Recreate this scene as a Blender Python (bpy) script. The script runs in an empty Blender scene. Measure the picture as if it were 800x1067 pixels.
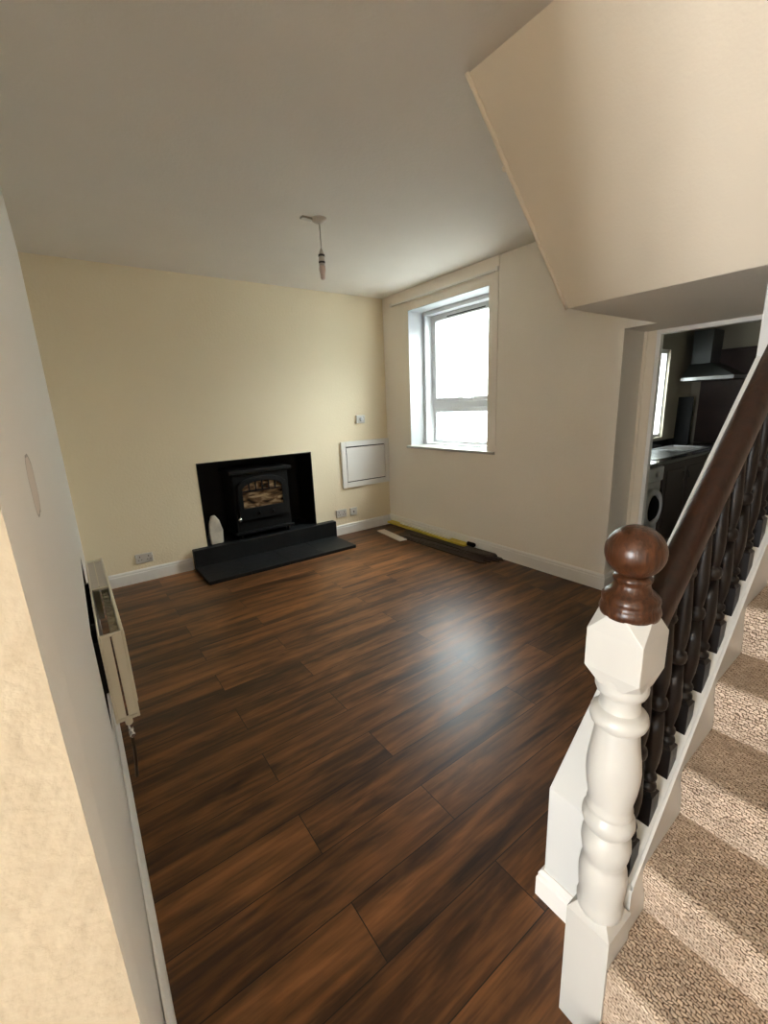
import bpy, bmesh, math, random
from mathutils import Vector, Matrix
random.seed(7)
PI = math.pi
scn = bpy.context.scene
COL = scn.collection

# ------------------------------------------------------------------ helpers
class MB:
    """collects shapes into one mesh"""
    def __init__(self):
        self.bm = bmesh.new()
    def quadmesh(self, vs, fs, mi=0):
        v = [self.bm.verts.new(p) for p in vs]
        out = []
        for f in fs:
            try:
                fc = self.bm.faces.new([v[i] for i in f]); fc.material_index = mi; out.append(fc)
            except ValueError:
                pass
        return v
    def box(self, x0, x1, y0, y1, z0, z1, mi=0):
        vs = [(x, y, z) for x in (x0, x1) for y in (y0, y1) for z in (z0, z1)]
        fs = [(0,1,3,2), (4,6,7,5), (0,4,5,1), (2,3,7,6), (0,2,6,4), (1,5,7,3)]
        return self.quadmesh(vs, fs, mi)
    def hexa(self, lo, hi, mi=0):
        """lo, hi: four points each, same winding"""
        vs = list(lo) + list(hi)
        fs = [(3,2,1,0), (4,5,6,7)] + [(i, (i+1) % 4, 4+(i+1) % 4, 4+i) for i in range(4)]
        return self.quadmesh(vs, fs, mi)
    def prism(self, pts, axis, a0, a1, mi=0):
        """polygon pts in the two other axes, extruded along axis"""
        def mk(p, a):
            q = [0, 0, 0]; o = [i for i in range(3) if i != axis]
            q[o[0]], q[o[1]] = p; q[axis] = a
            return tuple(q)
        n = len(pts)
        vs = [mk(p, a0) for p in pts] + [mk(p, a1) for p in pts]
        fs = [tuple(range(n))[::-1], tuple(range(n, 2*n))] + [(i, (i+1) % n, n+(i+1) % n, n+i) for i in range(n)]
        return self.quadmesh(vs, fs, mi)
    def lathe(self, prof, c=(0, 0, 0), axis=2, seg=32, mi=0, smooth=True):
        """prof: (radius, height) list"""
        rings = []
        for r, h in prof:
            ring = []
            for k in range(seg):
                a = 2*PI*k/seg
                u, w = r*math.cos(a), r*math.sin(a)
                p = {2: (u, w, h), 0: (h, u, w), 1: (w, h, u)}[axis]
                ring.append(self.bm.verts.new((p[0]+c[0], p[1]+c[1], p[2]+c[2])))
            rings.append(ring)
        for a, b in zip(rings[:-1], rings[1:]):
            for k in range(seg):
                f = self.bm.faces.new((a[k], a[(k+1) % seg], b[(k+1) % seg], b[k]))
                f.material_index = mi; f.smooth = smooth
        for ring, rev in ((rings[0], True), (rings[-1], False)):
            f = self.bm.faces.new(ring[::-1] if rev else ring); f.material_index = mi
        return self
    def tube(self, pts, r, seg=12, mi=0):
        pts = [Vector(p) for p in pts]
        rings = []
        for i, p in enumerate(pts):
            d = (pts[min(i+1, len(pts)-1)] - pts[max(i-1, 0)]).normalized()
            ref = Vector((0, 0, 1)) if abs(d.z) < .9 else Vector((1, 0, 0))
            u = d.cross(ref).normalized(); w = d.cross(u)
            rings.append([self.bm.verts.new(p + r*(math.cos(2*PI*k/seg)*u + math.sin(2*PI*k/seg)*w)) for k in range(seg)])
        for a, b in zip(rings[:-1], rings[1:]):
            for k in range(seg):
                f = self.bm.faces.new((a[k], a[(k+1) % seg], b[(k+1) % seg], b[k])); f.smooth = True; f.material_index = mi
        for ring in (rings[0], rings[-1]):
            f = self.bm.faces.new(ring); f.material_index = mi
        return self
    def ball(self, c, r, seg=40, sz=1.0, mi=0):
        prof = [(max(r*math.sin(PI*i/24), 1e-4), -r*sz*math.cos(PI*i/24)) for i in range(25)]
        return self.lathe(prof, c, 2, seg, mi)
    def build(self, name, mats, parent=None, bevel=0, loc=None, seg=2, rot=None):
        bmesh.ops.recalc_face_normals(self.bm, faces=self.bm.faces[:])
        me = bpy.data.meshes.new(name)
        self.bm.to_mesh(me); self.bm.free()
        o = bpy.data.objects.new(name, me)
        for m in (mats if isinstance(mats, (list, tuple)) else [mats]):
            me.materials.append(m)
        COL.objects.link(o)
        if parent:
            o.parent = parent
            if parent.get('_off'):
                o.matrix_parent_inverse = Matrix.Identity(4)
                o.location = [-v for v in parent.location]
        if bevel:
            b = o.modifiers.new('Bevel', 'BEVEL'); b.width = bevel; b.segments = seg
            b.limit_method = 'ANGLE'; b.angle_limit = math.radians(40)
            b.harden_normals = False
        return o

def thing(name, label, cat, loc, group=None):
    """an Empty at the thing's base; parts are built in world coordinates"""
    o = bpy.data.objects.new(name, None); COL.objects.link(o)
    o.empty_display_size = .1; o.location = loc; o['_off'] = 1
    o['label'] = label; o['category'] = cat
    if group: o['group'] = group
    return o
def tag(o, label, cat, group=None):
    o['label'] = label; o['category'] = cat
    if group: o['group'] = group
    return o
def struct(o):
    o['kind'] = 'structure'; return o
def sroot(name, loc):
    o = bpy.data.objects.new(name, None); COL.objects.link(o); o.location = loc; o['_off'] = 1
    o['kind'] = 'structure'; return o

# ------------------------------------------------------------------ materials
def mat(name, col, rough=.5, metal=0, spec=.5, bump=0, bscale=40, var=0, vscale=3, bdist=.01, coat=0):
    m = bpy.data.materials.new(name); m.use_nodes = True
    nt = m.node_tree; b = nt.nodes['Principled BSDF']
    b.inputs['Base Color'].default_value = (*col, 1); b.inputs['Roughness'].default_value = rough
    b.inputs['Metallic'].default_value = metal; b.inputs['Specular IOR Level'].default_value = spec
    b.inputs['Coat Weight'].default_value = coat
    tc = nt.nodes.new('ShaderNodeTexCoord')
    if bump:
        n = nt.nodes.new('ShaderNodeTexNoise'); n.inputs['Scale'].default_value = bscale; n.inputs['Detail'].default_value = 4
        nt.links.new(tc.outputs['Object'], n.inputs['Vector'])
        bp = nt.nodes.new('ShaderNodeBump'); bp.inputs['Strength'].default_value = bump; bp.inputs['Distance'].default_value = bdist
        nt.links.new(n.outputs['Fac'], bp.inputs['Height']); nt.links.new(bp.outputs['Normal'], b.inputs['Normal'])
    if var:
        n = nt.nodes.new('ShaderNodeTexNoise'); n.inputs['Scale'].default_value = vscale; n.inputs['Detail'].default_value = 5
        nt.links.new(tc.outputs['Object'], n.inputs['Vector'])
        r = nt.nodes.new('ShaderNodeValToRGB')
        r.color_ramp.elements[0].position = .3; r.color_ramp.elements[1].position = .7
        r.color_ramp.elements[0].color = (*[c*(1-var) for c in col], 1)
        r.color_ramp.elements[1].color = (*[min(1, c*(1+var)) for c in col], 1)
        nt.links.new(n.outputs['Fac'], r.inputs['Fac']); nt.links.new(r.outputs['Color'], b.inputs['Base Color'])
    return m

def N(nt, typ, **kw):
    n = nt.nodes.new(typ)
    for k, v in kw.items(): setattr(n, k, v)
    return n
def math_node(nt, op, a, b=None, clamp=False):
    n = nt.nodes.new('ShaderNodeMath'); n.operation = op; n.use_clamp = clamp
    for i, v in enumerate((a, b)):
        if v is None: continue
        if isinstance(v, (int, float)): n.inputs[i].default_value = v
        else: nt.links.new(v, n.inputs[i])
    return n.outputs[0]

M = {}
M['white_wall'] = mat('white_wall_paint', (.91, .845, .75), .75, spec=.25, bump=.25, bscale=55, var=.02, vscale=1.5)
M['cream_wall'] = mat('cream_wall_paint', (.88, .765, .555), .75, spec=.25, bump=.2, bscale=50, var=.02, vscale=1.2)
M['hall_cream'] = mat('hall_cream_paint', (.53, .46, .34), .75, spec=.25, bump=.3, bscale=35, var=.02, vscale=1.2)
M['bulk_paint'] = mat('bulkhead_paint', (.84, .745, .60), .7, spec=.3, bump=.10, bscale=90, var=.02, vscale=2)
M['ceiling'] = mat('ceiling_paint', (.80, .745, .665), .85, spec=.2, bump=.15, bscale=60, var=.015)
M['gloss_white'] = mat('white_gloss_paint', (.49, .48, .445), .28, spec=.5, bump=.06, bscale=25)
M['box_white'] = mat('white_boxing_paint', (.67, .665, .635), .4, spec=.4)
M['skirting'] = mat('skirting_paint', (.84, .81, .76), .4, spec=.4)
M['upvc'] = mat('white_window_plastic', (.64, .645, .65), .3)
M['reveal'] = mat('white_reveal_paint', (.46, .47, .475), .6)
M['rad'] = mat('cream_radiator_enamel', (.78, .72, .58), .35)
M['recess_shade'] = mat('painted_recess_shade', (.035, .026, .02), .9, bump=.6, bscale=30, var=.3)  # near-black colour stands in for the shade behind the radiator
M['dark_metal'] = mat('dull_dark_metal', (.05, .045, .04), .5, metal=.6)
M['copper'] = mat('old_copper_pipe', (.10, .07, .05), .45, metal=.8)
M['chrome'] = mat('chrome', (.7, .7, .7), .15, metal=1)
M['black'] = mat('black_slate', (.004, .004, .004), .5, spec=.25)
M['slate'] = mat('hearth_slate', (.008, .009, .0095), .48, spec=.35, bump=.25, bscale=18, var=.3, vscale=6)
M['iron'] = mat('stove_cast_iron', (.004, .0045, .0045), .55, spec=.2, bump=.2, bscale=120)
M['plastic'] = mat('white_switch_plastic', (.74, .72, .68), .35)
M['plastic_grey'] = mat('grey_switch_plastic', (.60, .56, .51), .4)
M['dark_hole'] = mat('dark_slot', (.004, .004, .004), .8, spec=.1)
M['screen'] = mat('thermostat_screen', (.55, .58, .56), .2)
M['steel'] = mat('brushed_steel', (.55, .56, .56), .3, metal=1)
M['hood_steel'] = mat('dark_hood_steel', (.12, .125, .125), .4, metal=.9)
M['worktop'] = mat('black_worktop', (.012, .012, .013), .15, var=.2, vscale=60)
M['kitchen_wood'] = mat('dark_cherry_cabinet', (.026, .010, .006), .5, var=.25, vscale=8)
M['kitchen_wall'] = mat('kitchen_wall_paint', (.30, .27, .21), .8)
M['appliance'] = mat('appliance_enamel', (.70, .71, .72), .3)
M['tile'] = mat('kitchen_floor_tile', (.12, .10, .08), .5)
M['yellow'] = mat('yellow_board', (.62, .47, .05), .5, var=.12, vscale=6)
M['offcut_white'] = mat('white_offcut', (.78, .75, .68), .5)
M['offcut_grey'] = mat('grey_offcut_backing', (.085, .07, .058), .7, var=.3, vscale=12)
M['offcut_dark'] = mat('dark_laminate_offcut', (.032, .019, .012), .45, var=.35, vscale=9)
M['stone'] = mat('pale_stone', (.62, .56, .46), .7, var=.2, vscale=10, bump=.3)
M['render'] = mat('grey_render', (.25, .265, .27), .9, var=.05, vscale=1.3, bump=.3, bscale=20)
M['concrete'] = mat('yard_concrete', (.22, .22, .215), .9)
M['lamp_white'] = mat('lampholder_plastic', (.62, .58, .52), .4)
M['bulb'] = mat('bulb_glass_off', (.72, .58, .50), .25)

def dark_wood(name, c0, c1, rough, coat=.3, axis_scale=(6, 6, 1.2)):
    m = bpy.data.materials.new(name); m.use_nodes = True; nt = m.node_tree; b = nt.nodes['Principled BSDF']
    tc = N(nt, 'ShaderNodeTexCoord'); mp = N(nt, 'ShaderNodeMapping'); mp.inputs['Scale'].default_value = axis_scale
    nz = N(nt, 'ShaderNodeTexNoise'); nz.inputs['Scale'].default_value = 9; nz.inputs['Detail'].default_value = 7; nz.inputs['Distortion'].default_value = .6
    rp = N(nt, 'ShaderNodeValToRGB'); rp.color_ramp.elements[0].position = .3; rp.color_ramp.elements[1].position = .72
    rp.color_ramp.elements[0].color = (*c0, 1); rp.color_ramp.elements[1].color = (*c1, 1)
    bp = N(nt, 'ShaderNodeBump'); bp.inputs['Strength'].default_value = .35; bp.inputs['Distance'].default_value = .004
    nt.links.new(tc.outputs['Object'], mp.inputs['Vector']); nt.links.new(mp.outputs['Vector'], nz.inputs['Vector'])
    nt.links.new(nz.outputs['Fac'], rp.inputs['Fac']); nt.links.new(rp.outputs['Color'], b.inputs['Base Color'])
    nt.links.new(nz.outputs['Fac'], bp.inputs['Height']); nt.links.new(bp.outputs['Normal'], b.inputs['Normal'])
    b.inputs['Specular IOR Level'].default_value = .3; b.inputs['Roughness'].default_value = rough; b.inputs['Coat Weight'].default_value = coat; b.inputs['Coat Roughness'].default_value = .2
    return m
M['rail_wood'] = dark_wood('dark_stained_rail_wood', (.010, .004, .002), (.030, .010, .0045), .38, .12)
M['ball_wood'] = dark_wood('worn_stained_ball_wood', (.020, .007, .003), (.080, .028, .010), .3, .25, (14, 14, 2))
M['baluster_wood'] = dark_wood('near_black_stained_wood', (.003, .0018, .0014), (.007, .0035, .002), .42, .05)

def left_wall_mat():
    m = mat('left_wall_paint', (.92, .87, .79), .75, spec=.25, bump=.35, bscale=14, var=0, bdist=.012)
    nt = m.node_tree; b = nt.nodes['Principled BSDF']
    tc = N(nt, 'ShaderNodeTexCoord'); mp = N(nt, 'ShaderNodeMapping')
    # a scar of bare plaster where something was pulled off the wall
    mp.inputs['Location'].default_value = (0, -.80, -1.41)
    nz = N(nt, 'ShaderNodeTexNoise'); nz.inputs['Scale'].default_value = 25
    nt.links.new(tc.outputs['Object'], mp.inputs['Vector'])
    sp = N(nt, 'ShaderNodeSeparateXYZ'); nt.links.new(mp.outputs['Vector'], sp.inputs[0]); nt.links.new(tc.outputs['Object'], nz.inputs['Vector'])
    dy = math_node(nt, 'POWER', math_node(nt, 'ABSOLUTE', math_node(nt, 'DIVIDE', sp.outputs[1], .055)), 2.5)
    dz = math_node(nt, 'POWER', math_node(nt, 'ABSOLUTE', math_node(nt, 'DIVIDE', sp.outputs[2], .041)), 2.5)
    d = math_node(nt, 'ADD', math_node(nt, 'ADD', dy, dz), math_node(nt, 'MULTIPLY', math_node(nt, 'SUBTRACT', nz.outputs['Fac'], .5), .8))
    ms = math_node(nt, 'LESS_THAN', d, 1.0); rim = math_node(nt, 'MULTIPLY', math_node(nt, 'LESS_THAN', d, 1.25), math_node(nt, 'GREATER_THAN', d, 1.0))
    mx = N(nt, 'ShaderNodeMixRGB'); mx.inputs[1].default_value = (.92, .87, .79, 1); mx.inputs[2].default_value = (.80, .70, .60, 1)
    nt.links.new(ms, mx.inputs[0])
    m2 = N(nt, 'ShaderNodeMixRGB'); m2.inputs[2].default_value = (.50, .44, .37, 1); nt.links.new(rim, m2.inputs[0]); nt.links.new(mx.outputs[0], m2.inputs[1])
    nt.links.new(m2.outputs[0], b.inputs['Base Color'])
    return m
M['left_wall'] = left_wall_mat()

def floor_mat():
    m = bpy.data.materials.new('dark_laminate_planks'); m.use_nodes = True; nt = m.node_tree; b = nt.nodes['Principled BSDF']
    L = nt.links.new
    tc = N(nt, 'ShaderNodeTexCoord')
    mp0 = N(nt, 'ShaderNodeMapping'); mp0.inputs['Location'].default_value = (.30, .03, 0)
    L(tc.outputs['Object'], mp0.inputs['Vector'])
    br = N(nt, 'ShaderNodeTexBrick'); br.offset = .37; br.offset_frequency = 2; br.squash = 1
    br.inputs['Color1'].default_value = (0, 0, 0, 1); br.inputs['Color2'].default_value = (1, 1, 1, 1); br.inputs['Mortar'].default_value = (.5, .5, .5, 1)
    br.inputs['Scale'].default_value = 1; br.inputs['Brick Width'].default_value = 1.22; br.inputs['Row Height'].default_value = .19
    br.inputs['Mortar Size'].default_value = .0016; br.inputs['Mortar Smooth'].default_value = .1
    L(mp0.outputs['Vector'], br.inputs['Vector'])
    w = math_node(nt, 'MULTIPLY', br.outputs['Color'], 37.0)
    # long grain
    def grain(scale, sc, det, dist):
        mp = N(nt, 'ShaderNodeMapping'); mp.inputs['Scale'].default_value = scale; L(tc.outputs['Object'], mp.inputs['Vector'])
        n = N(nt, 'ShaderNodeTexNoise'); n.noise_dimensions = '4D'; n.inputs['Scale'].default_value = sc; n.inputs['Detail'].default_value = det
        n.inputs['Distortion'].default_value = dist; L(mp.outputs['Vector'], n.inputs['Vector']); L(w, n.inputs['W'])
        return n.outputs['Fac']
    g1 = grain((.55, 8.0, 1), 1.6, 3, .5)
    g2 = grain((2.2, 34.0, 1), 1.5, 6, 1.2)
    g3 = grain((1.1, 5.0, 1), 2.2, 5, 2.2)
    s = math_node(nt, 'ADD', math_node(nt, 'MULTIPLY', g1, .64), math_node(nt, 'ADD', math_node(nt, 'MULTIPLY', g2, .27), math_node(nt, 'MULTIPLY', g3, .30)))
    tone = math_node(nt, 'MULTIPLY', math_node(nt, 'SUBTRACT', br.outputs['Color'], .5), .08)
    s = math_node(nt, 'ADD', s, tone)
    rp = N(nt, 'ShaderNodeValToRGB'); e = rp.color_ramp.elements
    e[0].position = .44; e[0].color = (.026, .011, .005, 1)
    e[1].position = .76; e[1].color = (.28, .118, .040, 1)
    a = e.new(.54); a.color = (.068, .028, .0105, 1)
    a = e.new(.62); a.color = (.140, .058, .0195, 1)
    L(s, rp.inputs['Fac'])
    mx = N(nt, 'ShaderNodeMixRGB'); mx.inputs[2].default_value = (.010, .006, .004, 1)
    L(br.outputs['Fac'], mx.inputs[0]); L(rp.outputs['Color'], mx.inputs[1]); L(mx.outputs[0], b.inputs['Base Color'])
    b.inputs['Roughness'].default_value = .38
    rr = math_node(nt, 'ADD', math_node(nt, 'MULTIPLY', g2, .18), .29); L(rr, b.inputs['Roughness'])
    b.inputs['Specular IOR Level'].default_value = .34; b.inputs['Coat Weight'].default_value = .0; b.inputs['Coat Roughness'].default_value = .35
    bp = N(nt, 'ShaderNodeBump'); bp.inputs['Strength'].default_value = .1; bp.inputs['Distance'].default_value = .0008
    L(math_node(nt, 'SUBTRACT', g2, math_node(nt, 'MULTIPLY', br.outputs['Fac'], 1.5)), bp.inputs['Height']); L(bp.outputs['Normal'], b.inputs['Normal'])
    return m
M['floor'] = floor_mat()

def carpet_mat():
    m = bpy.data.materials.new('woven_loop_carpet'); m.use_nodes = True; nt = m.node_tree; b = nt.nodes['Principled BSDF']
    L = nt.links.new
    tc = N(nt, 'ShaderNodeTexCoord'); sp = N(nt, 'ShaderNodeSeparateXYZ'); L(tc.outputs['Object'], sp.inputs[0])
    nz = N(nt, 'ShaderNodeTexNoise'); nz.inputs['Scale'].default_value = 75; nz.inputs['Detail'].default_value = 3; L(tc.outputs['Object'], nz.inputs['Vector'])
    wob = math_node(nt, 'MULTIPLY', math_node(nt, 'SUBTRACT', nz.outputs['Fac'], .5), .016)
    v = math_node(nt, 'ADD', math_node(nt, 'ADD', sp.outputs[0], sp.outputs[2]), wob)
    cb = N(nt, 'ShaderNodeCombineXYZ'); L(math_node(nt, 'ADD', sp.outputs[1], wob), cb.inputs[0]); L(v, cb.inputs[1])
    br = N(nt, 'ShaderNodeTexBrick'); br.offset = .5
    br.inputs['Color1'].default_value = (.55, .42, .31, 1); br.inputs['Color2'].default_value = (.76, .61, .47, 1); br.inputs['Mortar'].default_value = (.17, .105, .065, 1)
    br.inputs['Scale'].default_value = 1; br.inputs['Brick Width'].default_value = .0135; br.inputs['Row Height'].default_value = .0072
    br.inputs['Mortar Size'].default_value = .0012; br.inputs['Mortar Smooth'].default_value = 1.0; br.inputs['Bias'].default_value = .1
    L(cb.outputs[0], br.inputs['Vector'])
    n2 = N(nt, 'ShaderNodeTexNoise'); n2.inputs['Scale'].default_value = 9; n2.inputs['Detail'].default_value = 4; L(tc.outputs['Object'], n2.inputs['Vector'])
    mx = N(nt, 'ShaderNodeMixRGB'); mx.blend_type = 'MULTIPLY'; mx.inputs[0].default_value = .35
    L(br.outputs['Color'], mx.inputs[1]); L(n2.outputs['Fac'], mx.inputs[2]); L(mx.outputs[0], b.inputs['Base Color'])
    b.inputs['Roughness'].default_value = .95; b.inputs['Specular IOR Level'].default_value = .1
    bp = N(nt, 'ShaderNodeBump'); bp.inputs['Strength'].default_value = 1; bp.inputs['Distance'].default_value = .004
    L(math_node(nt, 'SUBTRACT', 1.0, br.outputs['Fac']), bp.inputs['Height']); L(bp.outputs['Normal'], b.inputs['Normal'])
    return m
M['carpet'] = carpet_mat()

def glass_mat(name, tint=(.95, .98, .97), frost=0.0):
    m = bpy.data.materials.new(name); m.use_nodes = True; nt = m.node_tree
    for n in list(nt.nodes):
        if n.type != 'OUTPUT_MATERIAL': nt.nodes.remove(n)
    out = [n for n in nt.nodes if n.type == 'OUTPUT_MATERIAL'][0]
    tr = N(nt, 'ShaderNodeBsdfTransparent'); tr.inputs[0].default_value = (*tint, 1)
    gl = N(nt, 'ShaderNodeBsdfGlossy'); gl.inputs['Roughness'].default_value = .03
    fr = N(nt, 'ShaderNodeFresnel'); fr.inputs[0].default_value = 1.35
    mx = N(nt, 'ShaderNodeMixShader')
    ge = N(nt, 'ShaderNodeNewGeometry')
    nt.links.new(math_node(nt, 'MULTIPLY', fr.outputs[0], math_node(nt, 'SUBTRACT', 1.0, ge.outputs['Backfacing'])), mx.inputs[0]); nt.links.new(tr.outputs[0], mx.inputs[1]); nt.links.new(gl.outputs[0], mx.inputs[2])
    nt.links.new(mx.outputs[0], out.inputs[0])
    return m
M['glass'] = glass_mat('window_glass')

def stove_glass():
    """smoked stove door pane with pale ceramic logs behind"""
    m = mat('stove_log_effect', (.2, .12, .06), .25)
    nt = m.node_tree; b = nt.nodes['Principled BSDF']; L = nt.links.new
    tc = N(nt, 'ShaderNodeTexCoord'); mp = N(nt, 'ShaderNodeMapping'); mp.inputs['Scale'].default_value = (3.0, 1, 9); mp.inputs['Rotation'].default_value = (0, -.5, 0)
    n = N(nt, 'ShaderNodeTexNoise'); n.inputs['Scale'].default_value = 2.3; n.inputs['Detail'].default_value = 4; n.inputs['Distortion'].default_value = .8
    rp = N(nt, 'ShaderNodeValToRGB'); e = rp.color_ramp.elements
    e[0].position = .36; e[0].color = (.015, .008, .004, 1); e[1].position = .66; e[1].color = (.34, .24, .13, 1)
    a = e.new(.5); a.color = (.12, .066, .03, 1)
    L(tc.outputs['Object'], mp.inputs[0]); L(mp.outputs[0], n.inputs['Vector']); L(n.outputs['Fac'], rp.inputs[0]); L(rp.outputs[0], b.inputs['Base Color'])
    return m
M['logs'] = stove_glass()

# ------------------------------------------------------------------ measures
H = 2.71          # ceiling
XR = 3.257        # window wall face
YB = 4.418        # fireplace wall face
XL = -.05         # radiator wall face
ZS = 1.948        # soffit under the bulkhead
XB = 2.205        # low edge of the bulkhead
YO = .573         # room side face of the boxed stair wall
YR = 1.6          # end of the window wall at the kitchen opening

# ------------------------------------------------------------------ setting
b = MB(); b.box(-3.4, 3.67, -1.7, 4.6, -.1, 0); struct(b.build('floor', M['floor']))
b = MB(); b.box(-3.4, 3.9, -1.7, 4.95, H, H+.2); struct(b.build('ceiling', M['ceiling']))

# fireplace wall with its black recess
FX0, FX1, FZ0, FZ1 = .962, 2.183, .0, 1.035
b = MB()
b.box(-.3, FX0, YB, YB+.5, 0, H); b.box(FX1, 3.6, YB, YB+.5, 0, H); b.box(FX0, FX1, YB, YB+.5, FZ1, H)
struct(b.build('wall_back', M['cream_wall']))

# radiator wall: uneven old plaster, a rough recess behind the radiator
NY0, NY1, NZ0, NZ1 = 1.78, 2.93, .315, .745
b = MB()
def lw(y0, y1, z0, z1):
    def xf(y, z): return XL + (.010*(1-z/1.2) if y < .6 else 0)
    lo = [(xf(y0, z0), y0, z0), (xf(y0, z1), y0, z1), (xf(y1, z1), y1, z1), (xf(y1, z0), y1, z0)]
    b.hexa([(-.35, p[1], p[2]) for p in lo], lo)
lw(.455, .62, 0, H); lw(.62, NY0, 0, H); lw(NY1, YB, 0, H); lw(NY0, NY1, 0, NZ0); lw(NY0, NY1, NZ1, H)
b.box(-.35, -.10, NY0, NY1, NZ0, NZ1, 1); b.box(-.10, -.0505, NY1-.004, NY1, NZ0, NZ1, 1); b.box(-.10, -.0505, NY0, NY0+.004, NZ0, NZ1, 1); b.box(-.10, -.0505, NY0, NY1, NZ0, NZ0+.004, 1); b.box(-.10, -.0505, NY0, NY1, NZ1-.004, NZ1, 1)  # recess back and lining, with the gap's shade painted into their colour
wl = struct(b.build('wall_left', [M['left_wall'], M['recess_shade'], M['hall_cream']]))
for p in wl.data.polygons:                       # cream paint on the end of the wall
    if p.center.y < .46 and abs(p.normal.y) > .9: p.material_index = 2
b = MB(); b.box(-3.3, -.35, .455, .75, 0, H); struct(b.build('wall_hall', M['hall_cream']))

# window wall, lintel over the kitchen opening
WY0, WY1, WZ0, WZ1 = 2.81, 3.955, 1.035, 2.50
b = MB()
b.box(XR, 3.60, YR, WY0, 0, H); b.box(XR, 3.60, WY1, YB+.5, 0, H)
b.box(XR, 3.60, WY0, WY1, 0, WZ0); b.box(XR, 3.60, WY0, WY1, WZ1, H)
b.box(3.60, 3.68, 2.41, WY0, 0, H); b.box(3.60, 3.68, WY1, YB+.5, 0, H); b.box(3.60, 3.68, WY0, WY1, 0, WZ0); b.box(3.60, 3.68, WY0, WY1, WZ1, H)
b.box(XR, 3.60, -.6, YR, 1.952, H)
struct(b.build('wall_right', M['white_wall']))

# boxed stair wall: raked low wall, full height past the bulkhead edge
b = MB()
y0 = .393
top = lambda x: .409 + .984*(x-.96)
b.prism([(.955, 0), (XB-.008, 0), (XB-.008, top(XB-.008)), (.955, .405)], 1, y0, YO)
b.box(XB-.008, 3.57, .43, YO, 0, H)
struct(b.build('wall_stair', M['box_white'], bevel=.004))

# bulkhead: sloping underside and flat soffit
b = MB()
b.prism([(1.46, H+.01), (XB, ZS), (XR+.02, ZS), (XR+.02, H+.01)], 1, .50, 1.385, 0)
bk = b.build('wall_bulkhead', [M['bulk_paint'], M['white_wall']], bevel=.006)
struct(bk)
for p in bk.data.polygons:
    if p.normal.z < -.95: p.material_index = 1
b = MB()   # plaster bead along the edge of the slope with a lump
dirv = Vector((XB-1.46, 0, ZS-H)); n_ = 14
pts = [Vector((1.46, 1.388, H)) + dirv*(i/n_) + Vector((0, random.uniform(-.0015, .0015), 0)) for i in range(n_+1)]
b.tube(pts, .009, 8)
b.ball(tuple(Vector((1.46, 1.396, H)) + dirv*.33), .013, 12)
struct(b.build('trim_1', M['bulk_paint']))
b = MB(); b.box(XR-.02, 3.57, .5, YR, ZS+.002, 2.0); struct(b.build('trim_2', M['white_wall']))

# hall behind the camera with its window
HX = -3.2
b = MB()
b.box(HX-.15, HX, -1.65, -.85, 0, H); b.box(HX-.15, HX, .15, .6, 0, H)
b.box(HX-.15, HX, -.85, .15, 0, .45); b.box(HX-.15, HX, -.85, .15, 2.15, H)
struct(b.build('wall_hall_window', M['white_wall']))
b = MB(); b.box(HX-.15, -1.25, -1.65, -1.5, 0, H); b.box(-.25, .45, -1.65, -1.5, 0, H); b.box(-1.25, -.25, -1.65, -1.5, 2.08, H); struct(b.build('wall_hall_back', M['white_wall']))
d2 = sroot('door_2', (-.75, -1.55, 0))
b = MB()
for (a0, a1, c0, c1) in ((-1.25, -1.10, 0, 2.08), (-.40, -.25, 0, 2.08), (-1.10, -.40, 0, .95), (-1.10, -.40, 1.95, 2.08)): b.box(a0, a1, -1.58, -1.52, c0, c1)
b.build('door_leaf', M['upvc'], d2, .004)
b = MB(); b.box(-1.10, -.40, -1.565, -1.54, .95, 1.95); b.build('door_panel', M['upvc'], d2)
b = MB(); b.tube([(-.33, -1.52, 1.03), (-.33, -1.47, 1.03), (-.44, -1.47, 1.03)], .009); b.build('door_handle', M['chrome'], d2)
b = MB(); b.box(.45, 3.6, -.70, -.56, 0, H); b.box(.3, .45, -1.5, -.56, 0, H); struct(b.build('wall_stair_right', M['white_wall']))
b = MB(); b.box(2.55, 2.65, -.56, .43, 0, H); struct(b.build('wall_stair_top', M['white_wall']))
w2 = sroot('window_2', (HX-.08, -.35, .55))
b = MB()
for (a0, a1, c0, c1) in ((-.85, -.79, .45, 2.15), (.09, .15, .45, 2.15), (-.38, -.32, .45, 2.15)): b.box(HX-.11, HX-.05, a0, a1, c0, c1)
for (c0, c1) in ((.45, .51), (2.09, 2.15), (1.56, 1.62)): b.box(HX-.11, HX-.05, -.85, .15, c0, c1)
b.build('window_frame', M['upvc'], w2, .004)

# skirting boards
def skirt(name, pts, h=.122, t=.018):
    """pts: wall line in plan, room on the left-hand side of travel"""
    b = MB()
    prof = [(0, 0), (t, 0), (t, h-.032), (t-.004, h-.026), (t-.004, h-.012), (t-.012, h), (0, h)]
    P = [Vector((*p, 0)) for p in pts]; k = len(prof); rings = []
    nn = [Vector((-(q-p).normalized().y, (q-p).normalized().x, 0)) for p, q in zip(P[:-1], P[1:])]
    for i, p in enumerate(P):
        a = nn[max(i-1, 0)]; c = nn[min(i, len(nn)-1)]
        m = (a+c)/(1+a.dot(c))
        rings.append([tuple(p + m*u + Vector((0, 0, v))) for u, v in prof])
    vs = sum(rings, []); fs = [tuple(range(k)), tuple(range((len(P)-1)*k, len(P)*k))[::-1]]
    for r in range(len(P)-1): fs += [(r*k+i, r*k+(i+1) % k, (r+1)*k+(i+1) % k, (r+1)*k+i) for i in range(k)]
    b.quadmesh(vs, fs)
    return struct(b.build(name, M['skirting']))
skirt('baseboard_back', [(.80, YB), (XL, YB)])
skirt('baseboard_back_right', [(XR, YB), (2.425, YB)])
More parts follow.
